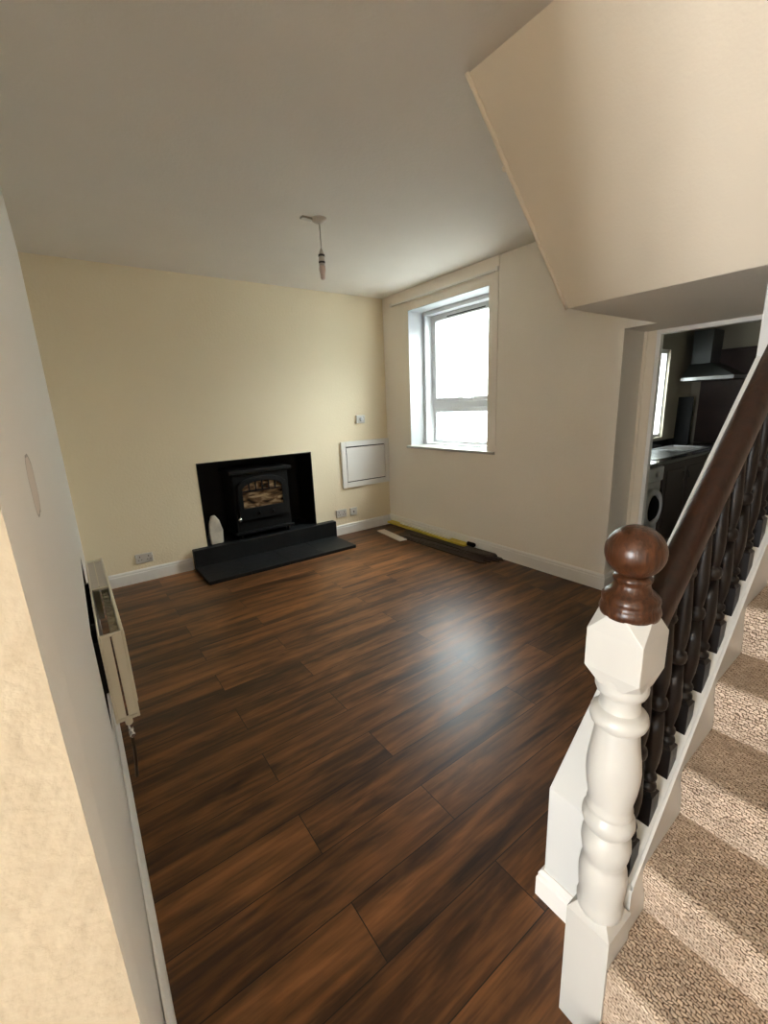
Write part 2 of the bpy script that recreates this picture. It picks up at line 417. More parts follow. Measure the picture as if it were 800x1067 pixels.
skirt('baseboard_left', [(XL+.002, YB), (XL+.002, 1.0), (-.044, .455)], .14)
skirt('baseboard_right', [(3.552, YR), (XR, YR), (XR, YB)], .13)
skirt('baseboard_stair', [(.955, y0), (.955, YO), (3.55, YO)], .10, .016)

# ------------------------------------------------------------------ main window
w1 = sroot('window_1', (XR, (WY0+WY1)/2, WZ0))
def ring(b, x0, x1, ya, yb, za, zb, t, tb=None):
    tb = tb or t
    b.box(x0, x1, ya, ya+t, za, zb); b.box(x0, x1, yb-t, yb, za, zb)
    b.box(x0, x1, ya+t, yb-t, zb-t, zb); b.box(x0, x1, ya+t, yb-t, za, za+tb)
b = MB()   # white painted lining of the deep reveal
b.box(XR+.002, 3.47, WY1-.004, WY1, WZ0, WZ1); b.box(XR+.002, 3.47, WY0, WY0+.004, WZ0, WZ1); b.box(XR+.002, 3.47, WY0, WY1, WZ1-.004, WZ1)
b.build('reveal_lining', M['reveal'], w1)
b = MB(); ring(b, 3.465, 3.68, WY0, WY1, WZ0-.002, WZ1, .045, .02); b.build('window_frame', M['upvc'], w1, .004)
SXa, SXb = 3.572, 3.645
GY0, GY1 = WY0+.045, WY1-.045
TZ = 1.484   # transom
b = MB(); b.box(SXa, SXb, GY0-.002, GY1+.002, TZ-.035, TZ+.035); b.build('transom', M['upvc'], w1, .004)
b = MB(); ring(b, SXa-.008, SXb-.005, GY0-.002, GY1+.002, TZ+.033, WZ1-.042, .066, .046)
b.build('sash', M['upvc'], w1, .006)
b = MB(); ring(b, SXa+.008, SXb-.005, GY0-.002, GY1+.002, WZ0+.016, TZ-.033, .048, .040)
b.build('glazing_bead', M['upvc'], w1, .003)
b = MB(); b.box(SXa-.01, SXa+.01, GY0, GY1, WZ1-.047, WZ1-.043); b.build('head_gap', M['dark_metal'], w1)
b = MB(); b.box(3.603, 3.609, GY0+.06, GY1-.06, TZ+.077, WZ1-.106); b.build('upper_pane', M['glass'], w1)
b = MB(); b.box(3.603, 3.609, GY0+.044, GY1-.044, WZ0+.054, TZ-.064); b.build('lower_pane', M['glass'], w1)
b = MB(); b.box(SXa-.013, SXa-.004, 3.12, 3.66, WZ1-.092, WZ1-.080); b.build('trickle_vent', M['dark_metal'], w1, .003)
b = MB(); b.box(SXa-.020, SXa-.006, 3.26, 3.42, TZ+.045, TZ+.070); b.box(SXa-.036, SXa-.018, 3.26, 3.282, TZ+.050, TZ+.064); b.box(SXa-.040, SXa-.028, 3.26, 3.40, TZ+.048, TZ+.064)
b.build('window_handle', M['upvc'], w1, .004)
b = MB(); b.prism([(XR-.03, WZ0-.028), (3.47, WZ0-.028), (3.47, WZ0+.004), (XR-.03, WZ0)], 1, WY0-.10, WY1+.055)
b.build('window_sill', M['gloss_white'], w1, .008, seg=3)
b = MB()   # flat plaster surround right of the window and boxing above it
b.box(XR-.008, XR+.01, 2.705, WY0+.0, WZ0-.02, 2.60); b.box(XR-.012, XR+.01, 2.70, 4.24, 2.598, H)
struct(b.build('trim_3', M['white_wall'], bevel=.003))

t = thing('curtain_track', 'slim white curtain track fixed above the window', 'curtain track', (XR-.02, 3.46, 2.59))
b = MB(); b.box(XR-.034, XR-.012, 2.71, 4.22, 2.588, 2.606); b.build('track', M['skirting'], t, .003)
b = MB(); b.box(XR-.028, XR-.018, 2.73, 4.20, 2.583, 2.5885); b.build('track_groove', M['plastic_grey'], t)
for y in (2.705, 4.225):
    b = MB(); b.box(XR-.038, XR-.012, y-.012, y+.012, 2.582, 2.62); b.build('end_stop', M['skirting'], t, .004)

# ------------------------------------------------------------------ yard
b = MB(); b.box(3.6, 12, 2.4, 14, -.15, -.05); struct(b.build('floor_yard', M['concrete']))
b = MB(); b.box(7.2, 7.5, 2.42, 13, -.05, 4.9); struct(b.build('wall_yard', M['render']))

# ------------------------------------------------------------------ kitchen
KX0, KX1, KY0, KY1, KH = 3.67, 6.5, .60, 2.30, 2.34
b = MB(); b.box(3.67, KX1, KY0, KY1, -.1, 0); struct(b.build('floor_kitchen', M['tile']))
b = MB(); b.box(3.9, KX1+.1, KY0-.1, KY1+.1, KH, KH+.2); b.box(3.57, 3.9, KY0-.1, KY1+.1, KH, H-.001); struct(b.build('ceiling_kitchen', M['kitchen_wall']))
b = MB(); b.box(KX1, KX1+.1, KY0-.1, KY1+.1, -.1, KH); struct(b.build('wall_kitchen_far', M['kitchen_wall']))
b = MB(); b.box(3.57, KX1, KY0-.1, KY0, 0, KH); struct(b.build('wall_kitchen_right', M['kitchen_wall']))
KW0, KW1, KWZ0, KWZ1 = 5.40, 5.80, 1.0, 1.99
b = MB()
b.box(3.6, KW0, KY1, KY1+.1, 0, KH); b.box(KW1, KX1, KY1, KY1+.1, 0, KH)
b.box(KW0, KW1, KY1, KY1+.1, 0, KWZ0); b.box(KW0, KW1, KY1, KY1+.1, KWZ1, KH)
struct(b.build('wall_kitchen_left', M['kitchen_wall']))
b = MB()
b.box(3.69, KW0, KY1+.101, KY1+.115, -.05, 2.75); b.box(KW1, 7.2, KY1+.101, KY1+.115, -.05, 2.75); b.box(KW0, KW1, KY1+.101, KY1+.115, -.05, KWZ0); b.box(KW0, KW1, KY1+.101, KY1+.115, KWZ1, 2.75)
struct(b.build('wall_yard_kitchen', M['render']))
w3 = sroot('window_3', ((KW0+KW1)/2, KY1, KWZ0))
b = MB()
for (a0, a1) in ((KW0, KW0+.05), (KW1-.014, KW1)): b.box(a0, a1, KY1+.03, KY1+.09, KWZ0, KWZ1)
for (c0, c1) in ((KWZ0, KWZ0+.04), (KWZ1-.04, KWZ1)): b.box(KW0+.05, KW1-.014, KY1+.03, KY1+.09, c0, c1)
b.build('window_frame', M['upvc'], w3, .004)
b = MB(); b.box(KW0+.05, KW1-.014, KY1+.056, KY1+.062, KWZ0+.04, KWZ1-.04); b.build('pane', M['glass'], w3)
# partition and door casing
b = MB(); b.box(3.575, 3.605, 1.516, KY1, 0, KH); b.box(3.575, 3.605, KY0, 1.516, 1.945, KH); b.box(3.575, 3.605, KY0, .66, 0, 1.945)
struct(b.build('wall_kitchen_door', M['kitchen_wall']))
d1 = sroot('door_1', (3.57, 1.1, 0))
b = MB(); b.box(3.555, 3.575, 1.515, YR-.001, 0, 1.947); b.box(3.548, 3.56, 1.575, YR-.001, 0, 1.947); b.build('architrave', M['bulk_paint'], d1, .003)
b = MB(); b.box(3.558, 3.605, 1.487, 1.516, 0, 1.947); b.build('door_jamb', M['skirting'], d1, .003)
b = MB(); b.box(3.552, 3.61, .60, 1.516, 1.917, 1.947); b.build('door_head', M['skirting'], d1, .003)

CF = 1.76   # cabinet fronts
# washing machine
t = thing('washing_machine', 'white front loading washing machine under the kitchen worktop', 'washing machine', (4.27, 2.0, 0))
b = MB(); b.box(3.97, 4.565, CF+.012, 2.28, .02, .845); b.build('body', M['appliance'], t, .012, seg=3)
b = MB(); b.box(3.975, 4.56, CF-.006, CF+.014, .70, .835); b.build('control_panel', M['appliance'], t, .01, seg=3)
b = MB(); b.lathe([(.105, CF+.012), (.185, CF+.012), (.190, CF-.012), (.180, CF-.040), (.150, CF-.052), (.130, CF-.040), (.125, CF-.02), (.105, CF-.012)], (4.335, 0, .46), 1, 40); b.build('door_ring', M['appliance'], t)
b = MB(); b.lathe([(.001, CF+.004), (.126, CF-.022), (.10, CF-.046), (.05, CF-.060), (.001, CF-.064)], (4.335, 0, .46), 1, 32); b.build('door_glass', M['dark_hole'], t)
b = MB(); b.lathe([(.024, CF+.0), (.024, CF-.022), (.018, CF-.026), (.001, CF-.026)], (4.42, 0, .77), 1, 20); b.build('dial', M['plastic'], t)
b = MB(); b.box(3.985, 4.16, CF-.010, CF, .725, .815); b.build('soap_drawer', M['appliance'], t, .006)
# base cabinets
def cabinet(x0, x1, y0, y1, label, hinge, facing='y'):
    t = thing('base_cabinet', label, 'cabinet', ((x0+x1)/2, (y0+y1)/2, 0), 'dark kitchen base cabinets')
    b = MB()
    if facing == 'y':
        b.box(x0, x1, y0+.022, y1, .12, .845); b.box(x0, x1, y0+.06, y1, 0, .12); b.build('body', M['kitchen_wood'], t)
        b = MB(); b.box(x0+.003, x1-.003, y0, y0+.02, .13, .84); b.box(x0+.065, x1-.065, y0-.006, y0, .20, .77)
        d = b.build('door', M['kitchen_wood'], t, .004)
        hx = x1-.05 if hinge else x0+.05
        b = MB(); b.tube([(hx, y0-.002, .72), (hx-.012, y0-.024, .715), (hx-.012, y0-.028, .66), (hx, y0-.002, .645)], .005, 8); b.build('handle', M['dark_metal'], d)
        for ch in d.children: ch.parent = d; ch.location = (0, 0, 0)
    else:
        b.box(x0+.022, x1, y0, y1, .12, .845); b.box(x0+.06, x1, y0, y1, 0, .12); b.build('body', M['kitchen_wood'], t)
        b = MB(); b.box(x0, x0+.02, y0+.003, y1-.003, .13, .84); b.box(x0-.006, x0, y0+.065, y1-.065, .20, .77); b.build('door', M['kitchen_wood'], t, .004)
    return t
cabinet(4.58, 5.08, CF, 2.28, 'dark cherry kitchen base cabinet right beside the washing machine', True)
cabinet(5.083, 5.58, CF, 2.28, 'dark cherry kitchen base cabinet farther from the washing machine, by the corner', False)
t = thing('worktop', 'black glossy kitchen worktop over washing machine and cabinets', 'worktop', (5.0, 2.0, .847))
b = MB(); b.box(3.69, 6.48, CF-.02, 2.28, .847, .885); b.build('slab', M['worktop'], t, .006)
b = MB(); b.box(3.69, 6.48, 2.279, 2.297, .885, .965); b.build('upstand', M['worktop'], t, .003)
t = thing('sink_unit', 'stainless steel sink and drainer set in the black worktop', 'sink', (5.3, 2.04, .885))
b = MB(); b.box(4.55, 5.90, 1.83, 2.23, .8853, .893); b.build('drainer_plate', M['steel'], t, .003)
b = MB(); 
for i in range(7): b.box(4.62, 5.25, 1.88+.05*i, 1.893+.05*i, .893, .898)
b.build('drainer_ridges', M['steel'], t, .002)
b = MB(); ring(b, 0, 1, 0, 1, 0, 1, .1) if False else None
b.box(5.34, 5.84, 1.88, 2.18, .893, .8955); b.build('bowl', M['dark_metal'], t, .001)
b = MB(); b.box(5.32, 5.86, 1.86, 1.885, .893, .902); b.box(5.32, 5.86, 2.175, 2.20, .893, .902); b.box(5.32, 5.345, 1.86, 2.2, .893, .902); b.box(5.835, 5.86, 1.86, 2.2, .893, .902); b.build('bowl_rim', M['steel'], t, .002)
# cooker hood
t = thing('cooker_hood', 'steel chimney cooker hood on the far kitchen wall', 'cooker hood', (6.25, 1.98, 1.64))
b = MB()
lo = [(6.0, 1.73, 1.675), (6.48, 1.73, 1.675), (6.48, 2.245, 1.675), (6.0, 2.245, 1.675)]
hi = [(6.16, 2.0, 1.83), (6.48, 2.0, 1.83), (6.48, 2.225, 1.83), (6.16, 2.225, 1.83)]
b.hexa(lo, hi); b.build('canopy', M['hood_steel'], t, .003)
b = MB(); b.box(5.997, 6.48, 1.728, 2.247, 1.638, 1.676); b.build('front_lip', M['steel'], t, .003)
b = MB(); b.box(6.16, 6.48, 2.02, 2.215, 1.83, 2.20); b.build('chimney', M['hood_steel'], t, .003)
b = MB(); b.box(6.03, 6.45, 1.76, 2.215, 1.632, 1.639); b.build('filter', M['dark_metal'], t)
# dark wood panel and black board
t = thing('wall_panel', 'tall dark wooden panel on the far kitchen wall behind the hood', 'wall panel', (6.46, 1.75, .96))
b = MB(); b.box(6.462, 6.498, 1.15, 2.19, .89, 1.985); b.build('panel', M['kitchen_wood'], t, .004)
b = MB(); b.box(6.452, 6.462, 1.15, 2.19, 1.955, 1.985); b.build('edge_strip', M['kitchen_wood'], t, .002)
b = MB(); b.hexa([(6.0, 2.09, .8855), (6.02, 2.09, .8855), (6.02, 2.25, .8855), (6.0, 2.25, .8855)], [(6.02, 2.09, 1.456), (6.04, 2.09, 1.456), (6.04, 2.25, 1.456), (6.02, 2.25, 1.456)])
tag(b.build('splash_board', M['dark_hole'], None, .003), 'narrow black board standing upright on the kitchen worktop', 'board')

# ------------------------------------------------------------------ staircase
st = thing('staircase', 'narrow staircase covered in beige woven carpet with a white string', 'staircase', (1.2, -.1, 0))
nose = lambda k: (.915+.183*k, .430+.160*k)
YA = lambda x: .30+.03*(x-.91)      # the string runs very slightly out of square
prof = [(.600, 0)]
for k in range(-2, 9):
    nx, nz = nose(k); r = .017
    cx, cz = .948+.183*k, .270+.160*k
    if k > -2: prof.append((cx, cz)); prof.append((cx-.004, cz+.05))
    if k < 0: nx += .030
    prof.append((nx+.004, nz-.045))
    for a in range(0, 7):
        th = PI + math.radians(15) - math.radians(105)*a/6
        prof.append((nx + r + r*math.cos(th), nz - r + r*math.sin(th)))
    prof.append((nx+.06, nz))
nx, nz = nose(8); prof += [(2.54, nz), (2.54, 0)]
# the two lowest steps run past the front of the newel, the rest up to the string
cut = next(i for i, p in enumerate(prof) if p[0] > .862 and p[1] > .2)
pa = prof[:cut] + [(.862, .270), (.862, 0)]
pb = [(.862, 0), (.862, .270)] + prof[cut:]
b = MB(); b.prism(pa, 1, -.555, .2932)
n = len(pb)
b.quadmesh([(x, -.555, z) for x, z in pb] + [(x, YA(x)-.0004, z) for x, z in pb], [tuple(range(n))[::-1], tuple(range(n, 2*n))] + [(i, (i+1) % n, n+(i+1) % n, n+i) for i in range(n)])
sc_ = b.build('stair_carpet', M['carpet'], st)
for p in sc_.data.polygons: p.use_smooth = False
# string: inner board with bevelled top
zs = lambda x: .468 + .905*(x-.912)
b = MB()
def strip(x0, x1):
    b.quadmesh([(x, y, z) for x in (x0, x1) for (y, z) in ((YA(x), 0), (YA(x), zs(x)-.006), (YA(x)+.005, zs(x)), (.392, zs(x)), (.392, 0))],
               [(0, 1, 6, 5), (1, 2, 7, 6), (2, 3, 8, 7), (3, 4, 9, 8), (4, 0, 5, 9), (0, 4, 3, 2, 1), (5, 6, 7, 8, 9)])
strip(.8595, 2.54)
b.build('stair_string', M['gloss_white'], st)
b = MB()     # narrow moulding running along the top inner arris
b.quadmesh([(x, y, zs(x)+dz) for x in (.8595, 2.54) for (y, dz) in ((YA(x)-.0025, -.014), (YA(x)-.0025, .000), (YA(x)+.003, .003), (YA(x)+.003, -.014))],
           [(0, 1, 5, 4), (1, 2, 6, 5), (2, 3, 7, 6), (3, 0, 4, 7), (0, 3, 2, 1), (4, 5, 6, 7)])
b.build('string_bead', M['gloss_white'], st)

# banister: newel, rail, balusters
bn = thing('banister', 'stair banister with white turned newel, brown ball finial and near black balusters', 'banister', (.809, .343, 0))
NX, NYc, hw = .809, .3435, .0495
b = MB()
def sq(z, w): return [(NX-w, NYc-w, z), (NX+w, NYc-w, z), (NX+w, NYc+w, z), (NX-w, NYc+w, z)]
b.hexa(sq(0, hw), sq(.345, hw))
b.hexa(sq(.345, hw), sq(.372, .030))
prof = [(.040, .352), (.0475, .366), (.049, .378), (.0455, .392), (.0465, .410), (.0485, .440), (.0495, .462), (.0475, .485), (.043, .498), (.041, .506),
        (.0435, .512), (.0475, .530), (.0500, .548), (.0485, .568), (.0435, .580), (.0395, .588), (.0415, .592), (.0495, .602), (.0525, .614), (.0515, .626), (.0455, .636), (.0435, .640),
        (.0450, .644), (.0455, .652), (.0425, .660), (.0435, .672), (.0485, .700), (.0515, .728), (.0520, .750), (.0500, .772), (.0470, .795), (.0435, .822), (.0410, .844),
        (.0400, .850), (.0440, .853), (.0515, .860), (.0545, .870), (.0525, .881), (.0450, .889), (.0380, .893), (.0370, .905), (.0365, .918), (.0385, .926),
        (.0450, .930), (.0480, .938), (.0485, .946), (.0470, .954), (.0490, .960), (.0490, .972), (.044, .985)]
b.lathe(prof, (NX, NYc, 0), 2, 48)
# top block with chamfered corners
hb = .0525
def octo(z, w, c): return [(NX-w+c, NYc-w, z), (NX+w-c, NYc-w, z), (NX+w, NYc-w+c, z), (NX+w, NYc+w-c, z), (NX+w-c, NYc+w, z), (NX-w+c, NYc+w, z), (NX-w, NYc+w-c, z), (NX-w, NYc-w+c, z)]
lv = [octo(.955, .046, .022), octo(.985, hb, .0015), octo(1.065, hb, .0015), octo(1.100, hb-.004, .030)]
vs = sum(lv, [])
fs = [tuple(range(8))[::-1], tuple(range(24, 32))] + [(8*l+i, 8*l+(i+1) % 8, 8*(l+1)+(i+1) % 8, 8*(l+1)+i) for l in range(3) for i in range(8)]
b.quadmesh(vs, fs)
nw = b.build('newel_post', M['gloss_white'], bn, .0015)
nw['label'] = 'white painted turned newel post'
b = MB()
b.lathe([(.046, 1.094), (.0505, 1.098), (.053, 1.108), (.0505, 1.118), (.048, 1.121), (.050, 1.127), (.0495, 1.135), (.042, 1.143), (.034, 1.149), (.031, 1.158), (.0305, 1.163), (.033, 1.167), (.034, 1.172), (.028, 1.177), (.02, 1.18)], (NX, NYc, 0), 2, 48)
cp = b.build('newel_cap', M['ball_wood'], nw)
b = MB(); b.ball((NX, NYc, 1.2215), .0515, 48, .97)
fb = b.build('ball_finial', M['ball_wood'], nw)
for o in (cp, fb): o.location = (0, 0, 0); o['label'] = 'dark stained wood top of the newel'
# rail
sr = .93
zt = lambda x: 1.230 + sr*(x-1.071)      # top line
ex = Vector((1, 0, sr)).normalized(); up = Vector((-sr, 0, 1)).normalized()
prof = [(-.024, -.056), (.024, -.056), (.0275, -.030), (.0265, -.012), (.020, -.002), (.008, .003), (-.008, .003), (-.020, -.002), (-.0265, -.012), (-.0275, -.030)]
b = MB(); k = len(prof)
vs = []
for x in (.850, 2.50):
    for (u, w) in prof:
        # section cut upright so it meets the post squarely
        vs.append((x, NYc+.001+u, zt(x) + w/ math.cos(math.atan(sr))))
b.quadmesh(vs, [tuple(range(k))[::-1], tuple(range(k, 2*k))] + [(i, (i+1) % k, k+(i+1) % k, k+i) for i in range(k)])
hr = b.build('handrail', M['rail_wood'], bn, .003, seg=3)
for p in hr.data.polygons: p.use_smooth = True
hr['label'] = 'reddish dark brown handrail'
# balusters
def baluster_mesh(h):
    b = MB(); w = .0195
    tp = h
    b.hexa([(-w, -w, -.018), (w, -w, .018), (w, w, .018), (-w, w, -.018)], [(-w, -w, .062), (w, -w, .062), (w, w, .062), (-w, w, .062)])
    b.hexa([(-w, -w, .062), (w, -w, .062), (w, w, .062), (-w, w, .062)], [(-.012, -.012, .070), (.012, -.012, .070), (.012, .012, .070), (-.012, .012, .070)])
    m = h*.56
    pr = [(.012, .067), (.0175, .073), (.0185, .079), (.0175, .085), (.0125, .089), (.012, .094), (.0165, .099), (.0175, .105), (.0160, .111), (.0115, .115), (.0118, .122), (.0165, .145), (.0195, .175), (.0198, .195), (.0180, .235), (.0150, .285), (.0135, m-.022),
          (.0125, m-.018), (.0175, m-.013), (.0195, m-.005), (.0195, m+.003), (.0175, m+.010), (.0120, m+.014), (.0135, m+.022), (.0170, m+.050), (.0178, m+.075), (.0160, m+.115), (.0135, m+.16), (.0118, h-.055), (.0115, h-.045), (.0150, h-.040), (.0165, h-.034), (.0150, h-.028), (.0125, h-.024), (.0135, h+.02)]
    b.lathe(pr, (0, 0, 0), 2, 20)
    return b
bx0 = .8865
first = None
for i in range(15):
    x = bx0 + .087*i
    if first is None:
        h = zt(x) - .07 - zs(x)
        first = baluster_mesh(h).build('baluster', M['baluster_wood'], bn)
        o = first
    else:
        o = first.copy(); COL.objects.link(o); o.parent = bn
    o.location = (x-bn.location.x, YA(x)+.0315-bn.location.y, zs(x)-bn.location.z)
    o.scale = (1, 1, (zt(x)-.07-zs(x))/h)

# ------------------------------------------------------------------ radiator
RY0, RY1, RZ0, RZ1 = 1.80, 2.88, .345, .715
t = thing('radiator', 'cream double panel radiator mounted on the left wall', 'radiator', (0, 2.34, RZ0))
def panel(xa, xb, out):
    b = MB(); b.box(xa, xb, RY0, RY1, RZ0-.006, RZ1+.004)
    for i in range(24):
        y = RY0+.05+i*.0425
        if out > 0: b.box(xb-.001, xb+.004, y, y+.022, RZ0+.03, RZ1-.03)
    return b
panel(.040, .049, 1).build('front_panel', M['rad'], t, .003)
panel(-.034, -.026, 0).build('rear_panel', M['rad'], t, .003)
b = MB()
b.box(-.026, .0035, RY0+.003, RY0+.010, RZ0+.01, RZ1-.012); b.box(.0105, .040, RY0+.003, RY0+.010, RZ0+.01, RZ1-.012)
b.build('end_plate', M['rad'], t, .002)
b = MB(); b.box(-.026, .0035, RY1-.010, RY1-.003, RZ0+.01, RZ1-.012); b.box(.0105, .040, RY1-.010, RY1-.003, RZ0+.01, RZ1-.012)
b.build('end_plate', M['rad'], t, .002)
for (a0, a1) in ((RY0+.001, RY0+.014), (2.36, 2.372), (RY1-.014, RY1-.001)):
    b = MB(); b.box(-.026, .040, a0, a1, RZ1-.012, RZ1-.001); b.build('top_bar', M['rad'], t, .002)
b = MB(); b.box(-.026, .040, 2.372, RY1-.014, RZ1-.016, RZ1-.010); b.build('top_grille', M['plastic_grey'], t)
b = MB(); b.box(.004, .007, 2.40, RY1-.03, RZ1-.010, RZ1-.004); b.build('grille_bar', M['rad'], t)
b = MB(); b.box(-.028, .040, RY0+.002, RY0+.016, RZ0-.006, RZ0+.006); b.build('bottom_bar', M['rad'], t, .002)
b = MB()   # folded convector sheet between the panels
zz = []
for i in range(46):
    y = RY0+.03+i*.0225
    zz.append((.0385 if i % 2 else .012, y))
for (a, c) in zip(zz[:-1], zz[1:]):
    b.quadmesh([(a[0], a[1], RZ0+.05), (c[0], c[1], RZ0+.05), (c[0], c[1], RZ1-.07), (a[0], a[1], RZ1-.07)], [(0, 1, 2, 3)])
cv = b.build('convector', M['rad'], t); sm = cv.modifiers.new('Solid', 'SOLIDIFY'); sm.thickness = .0012
b = MB(); b.lathe([(.001, RY0-.022), (.011, RY0-.022), (.013, RY0-.018), (.013, RY0-.002), (.010, RY0+.004)], (.008, 0, RZ0-.004), 1, 20); b.build('blanking_plug', M['rad'], t)
b = MB(); b.tube([(.008, RY0-.002, RZ0-.012), (.008, RY0+.0, RZ0-.05)], .007); b.box(.0, .017, RY0-.012, RY0+.008, RZ0-.075, RZ0-.045)
b.lathe([(.009, RY0-.03), (.009, RY0-.012)], (.012, 0, RZ0-.06), 1, 14); b.build('valve', M['chrome'], t, .001)
b = MB(); b.tube([(.008, RY0, RZ0-.07), (.007, RY0+.02, RZ0-.15), (.003, RY0+.06, .10), (-.004, RY0+.10, .0)], .006); b.build('pipe', M['copper'], t)
for y in (1.95, 2.72):
    b = MB(); b.box(-.0995, -.034, y-.012, y+.012, RZ0+.06, RZ1-.08); b.build('wall_bracket', M['dark_metal'], t)

# ------------------------------------------------------------------ fireplace
t = thing('fireplace', 'black fireplace recess with raised plinth and low slate hearth', 'fireplace', (1.57, 4.3, 0))
b = MB()
yb = 4.83
b.box(FX0, FX0+.012, YB-.004, yb, .2, FZ1); b.box(FX1-.012, FX1, YB-.004, yb, .2, FZ1); b.box(FX0+.012, FX1-.012, yb-.012, yb, .2, FZ1); b.box(FX0+.012, FX1-.012, YB-.004, yb-.012, FZ1-.012, FZ1)
b.build('recess_lining', M['black'], t)
b = MB(); b.box(.812, 2.40, 4.335, YB-.001, .0, .205); b.box(FX0+.002, FX1-.002, YB-.001, yb, .0, .205)
pl = b.build('plinth', M['slate'], t, .005)
b = MB()
for i in range(4):
    x0 = .812 + i*1.556/4; b.box(x0+.001, x0+1.556/4-.001, 3.868, 4.3345, .0, .034)
b.build('hearth_slab', M['slate'], t, .004)

# stove
t = thing('stove', 'black cast iron stove with arched glass door in the fireplace', 'stove', (1.56, 4.55, .205))
SX0, SX1, SY = 1.275, 1.875, 4.40
sxm = (SX0+SX1)/2
b = MB(); b.box(SX0, SX1, SY, 4.74, .27, .885); b.build('body', M['iron'], t, .01)
b = MB(); b.box(SX0-.035, SX1+.035, SY-.035, 4.76, .885, .925); b.build('top_plate', M['iron'], t, .01, seg=3)
b = MB(); b.box(SX0-.02, SX1+.02, SY-.03, 4.74, .255, .285); b.build('base_plate', M['iron'], t, .006)
for x in (SX0+.04, SX1-.04):
    for y in (SY+.02, 4.70):
        b = MB(); b.lathe([(.026, .2055), (.022, .215), (.014, .235), (.020, .257)], (x, y, 0), 2, 14); b.build('leg', M['iron'], t)
# door with an arched head
gx0, gx1, gz0, gz1 = sxm-.215, sxm+.215, .515, .74
def arch(w, z0, zs_, rise, n=14):
    pts = [(sxm-w, z0), (sxm+w, z0)]
    for i in range(n+1):
        u = 1-2*i/n
        pts.append((sxm+w*u, zs_ + rise*math.sqrt(max(0, 1-u*u*.98))))
    return pts
outer = arch(.262, .40, .745, .105); inner = arch(.215, .525, .715, .085)
b = MB()
def frame_between(b, ins, outs, y0, y1):
    n = len(ins)
    vs = [(x, y0, z) for x, z in outs] + [(x, y0, z) for x, z in ins] + [(x, y1, z) for x, z in outs] + [(x, y1, z) for x, z in ins]
    fs = []
    for i in range(n):
        j = (i+1) % n
        fs += [(i, j, n+j, n+i), (2*n+i, 3*n+i, 3*n+j, 2*n+j), (i, 2*n+i, 2*n+j, j), (n+i, n+j, 3*n+j, 3*n+i)]
    b.quadmesh(vs, fs)
frame_between(b, inner, outer, SY-.028, SY+.002)
dr = b.build('door', M['iron'], t, .004)
b = MB(); b.prism([(x, z) for x, z in inner], 1, SY-.012, SY-.004)
g = b.build('door_glass', M['logs'], dr); g.location = (0, 0, 0)
b = MB()
for u in (-.14, -.07, 0, .07, .14):
    b.box(sxm+u-.006, sxm+u+.006, SY-.024, SY-.012, .70, .715+.085*math.sqrt(1-(u/.215)**2))
b.box(sxm-.215, sxm+.215, SY-.024, SY-.012, .695, .707)
g = b.build('glazing_bar', M['iron'], dr); g.location = (0, 0, 0)
for x in (sxm-.06, sxm+.09):
    b = MB(); b.lathe([(.016, SY-.028), (.014, SY-.045), (.001, SY-.048)], (x, 0, .46), 1, 14); g = b.build('air_knob', M['iron'], dr); g.location = (0, 0, 0)
b = MB(); b.lathe([(.022, SY+.002), (.020, SY-.03), (.001, SY-.034)], (SX0+.03, 0, .42), 1, 16); b.build('door_catch', M['chrome'], t)
# pale stone
b = MB()
pts = [(1.005, .0), (1.125, .0), (1.135, .13), (1.110, .24), (1.075, .295), (1.035, .290), (1.008, .22), (.998, .10)]
b.prism([(x, z+.2055) for x, z in pts], 1, 4.425, 4.465)
tag(b.build('stone_slab', M['stone'], None, .010, seg=3), 'pale rounded stone slab standing in the fireplace left of the stove', 'stone')

# ------------------------------------------------------------------ small wall things
t = thing('meter_cupboard', 'white flush meter cupboard door framed low in the wall corner', 'cupboard', (2.91, YB, .56))
hx0, hx1, hz0, hz1 = 2.566, 3.2565, .562, 1.110
b = MB()
fw = .062
b.box(hx0, hx0+fw, YB-.024, YB, hz0, hz1); b.box(hx1-fw, hx1, YB-.024, YB, hz0, hz1); b.box(hx0+fw, hx1-fw, YB-.024, YB, hz1-fw, hz1); b.box(hx0+fw, hx1-fw, YB-.024, YB, hz0, hz0+fw)
b.build('frame', M['skirting'], t, .005, seg=3)
b = MB(); b.box(hx0+fw, hx1-fw, YB-.006, YB, hz0+fw, hz1-fw); b.build('backing', M['dark_hole'], t)
b = MB(); b.box(hx0+fw+.009, hx1-fw-.009, YB-.020, YB-.006, hz0+fw+.012, hz1-fw-.012); b.build('door', M['skirting'], t, .002)
t = thing('thermostat', 'small white wall thermostat above the meter cupboard', 'thermostat', (2.855, YB, 1.36))
b = MB(); b.box(2.797, 2.915, YB-.028, YB, 1.312, 1.405); b.build('case', M['plastic'], t, .006, seg=3)
b = MB(); b.lathe([(.026, YB-.027), (.026, YB-.040), (.022, YB-.043), (.001, YB-.043)], (2.862, 0, 1.358), 1, 24); b.build('dial', M['upvc'], t)
b = MB(); b.box(2.889, 2.905, YB-.0285, YB-.027, 1.335, 1.385); b.build('scale_window', M['plastic_grey'], t)

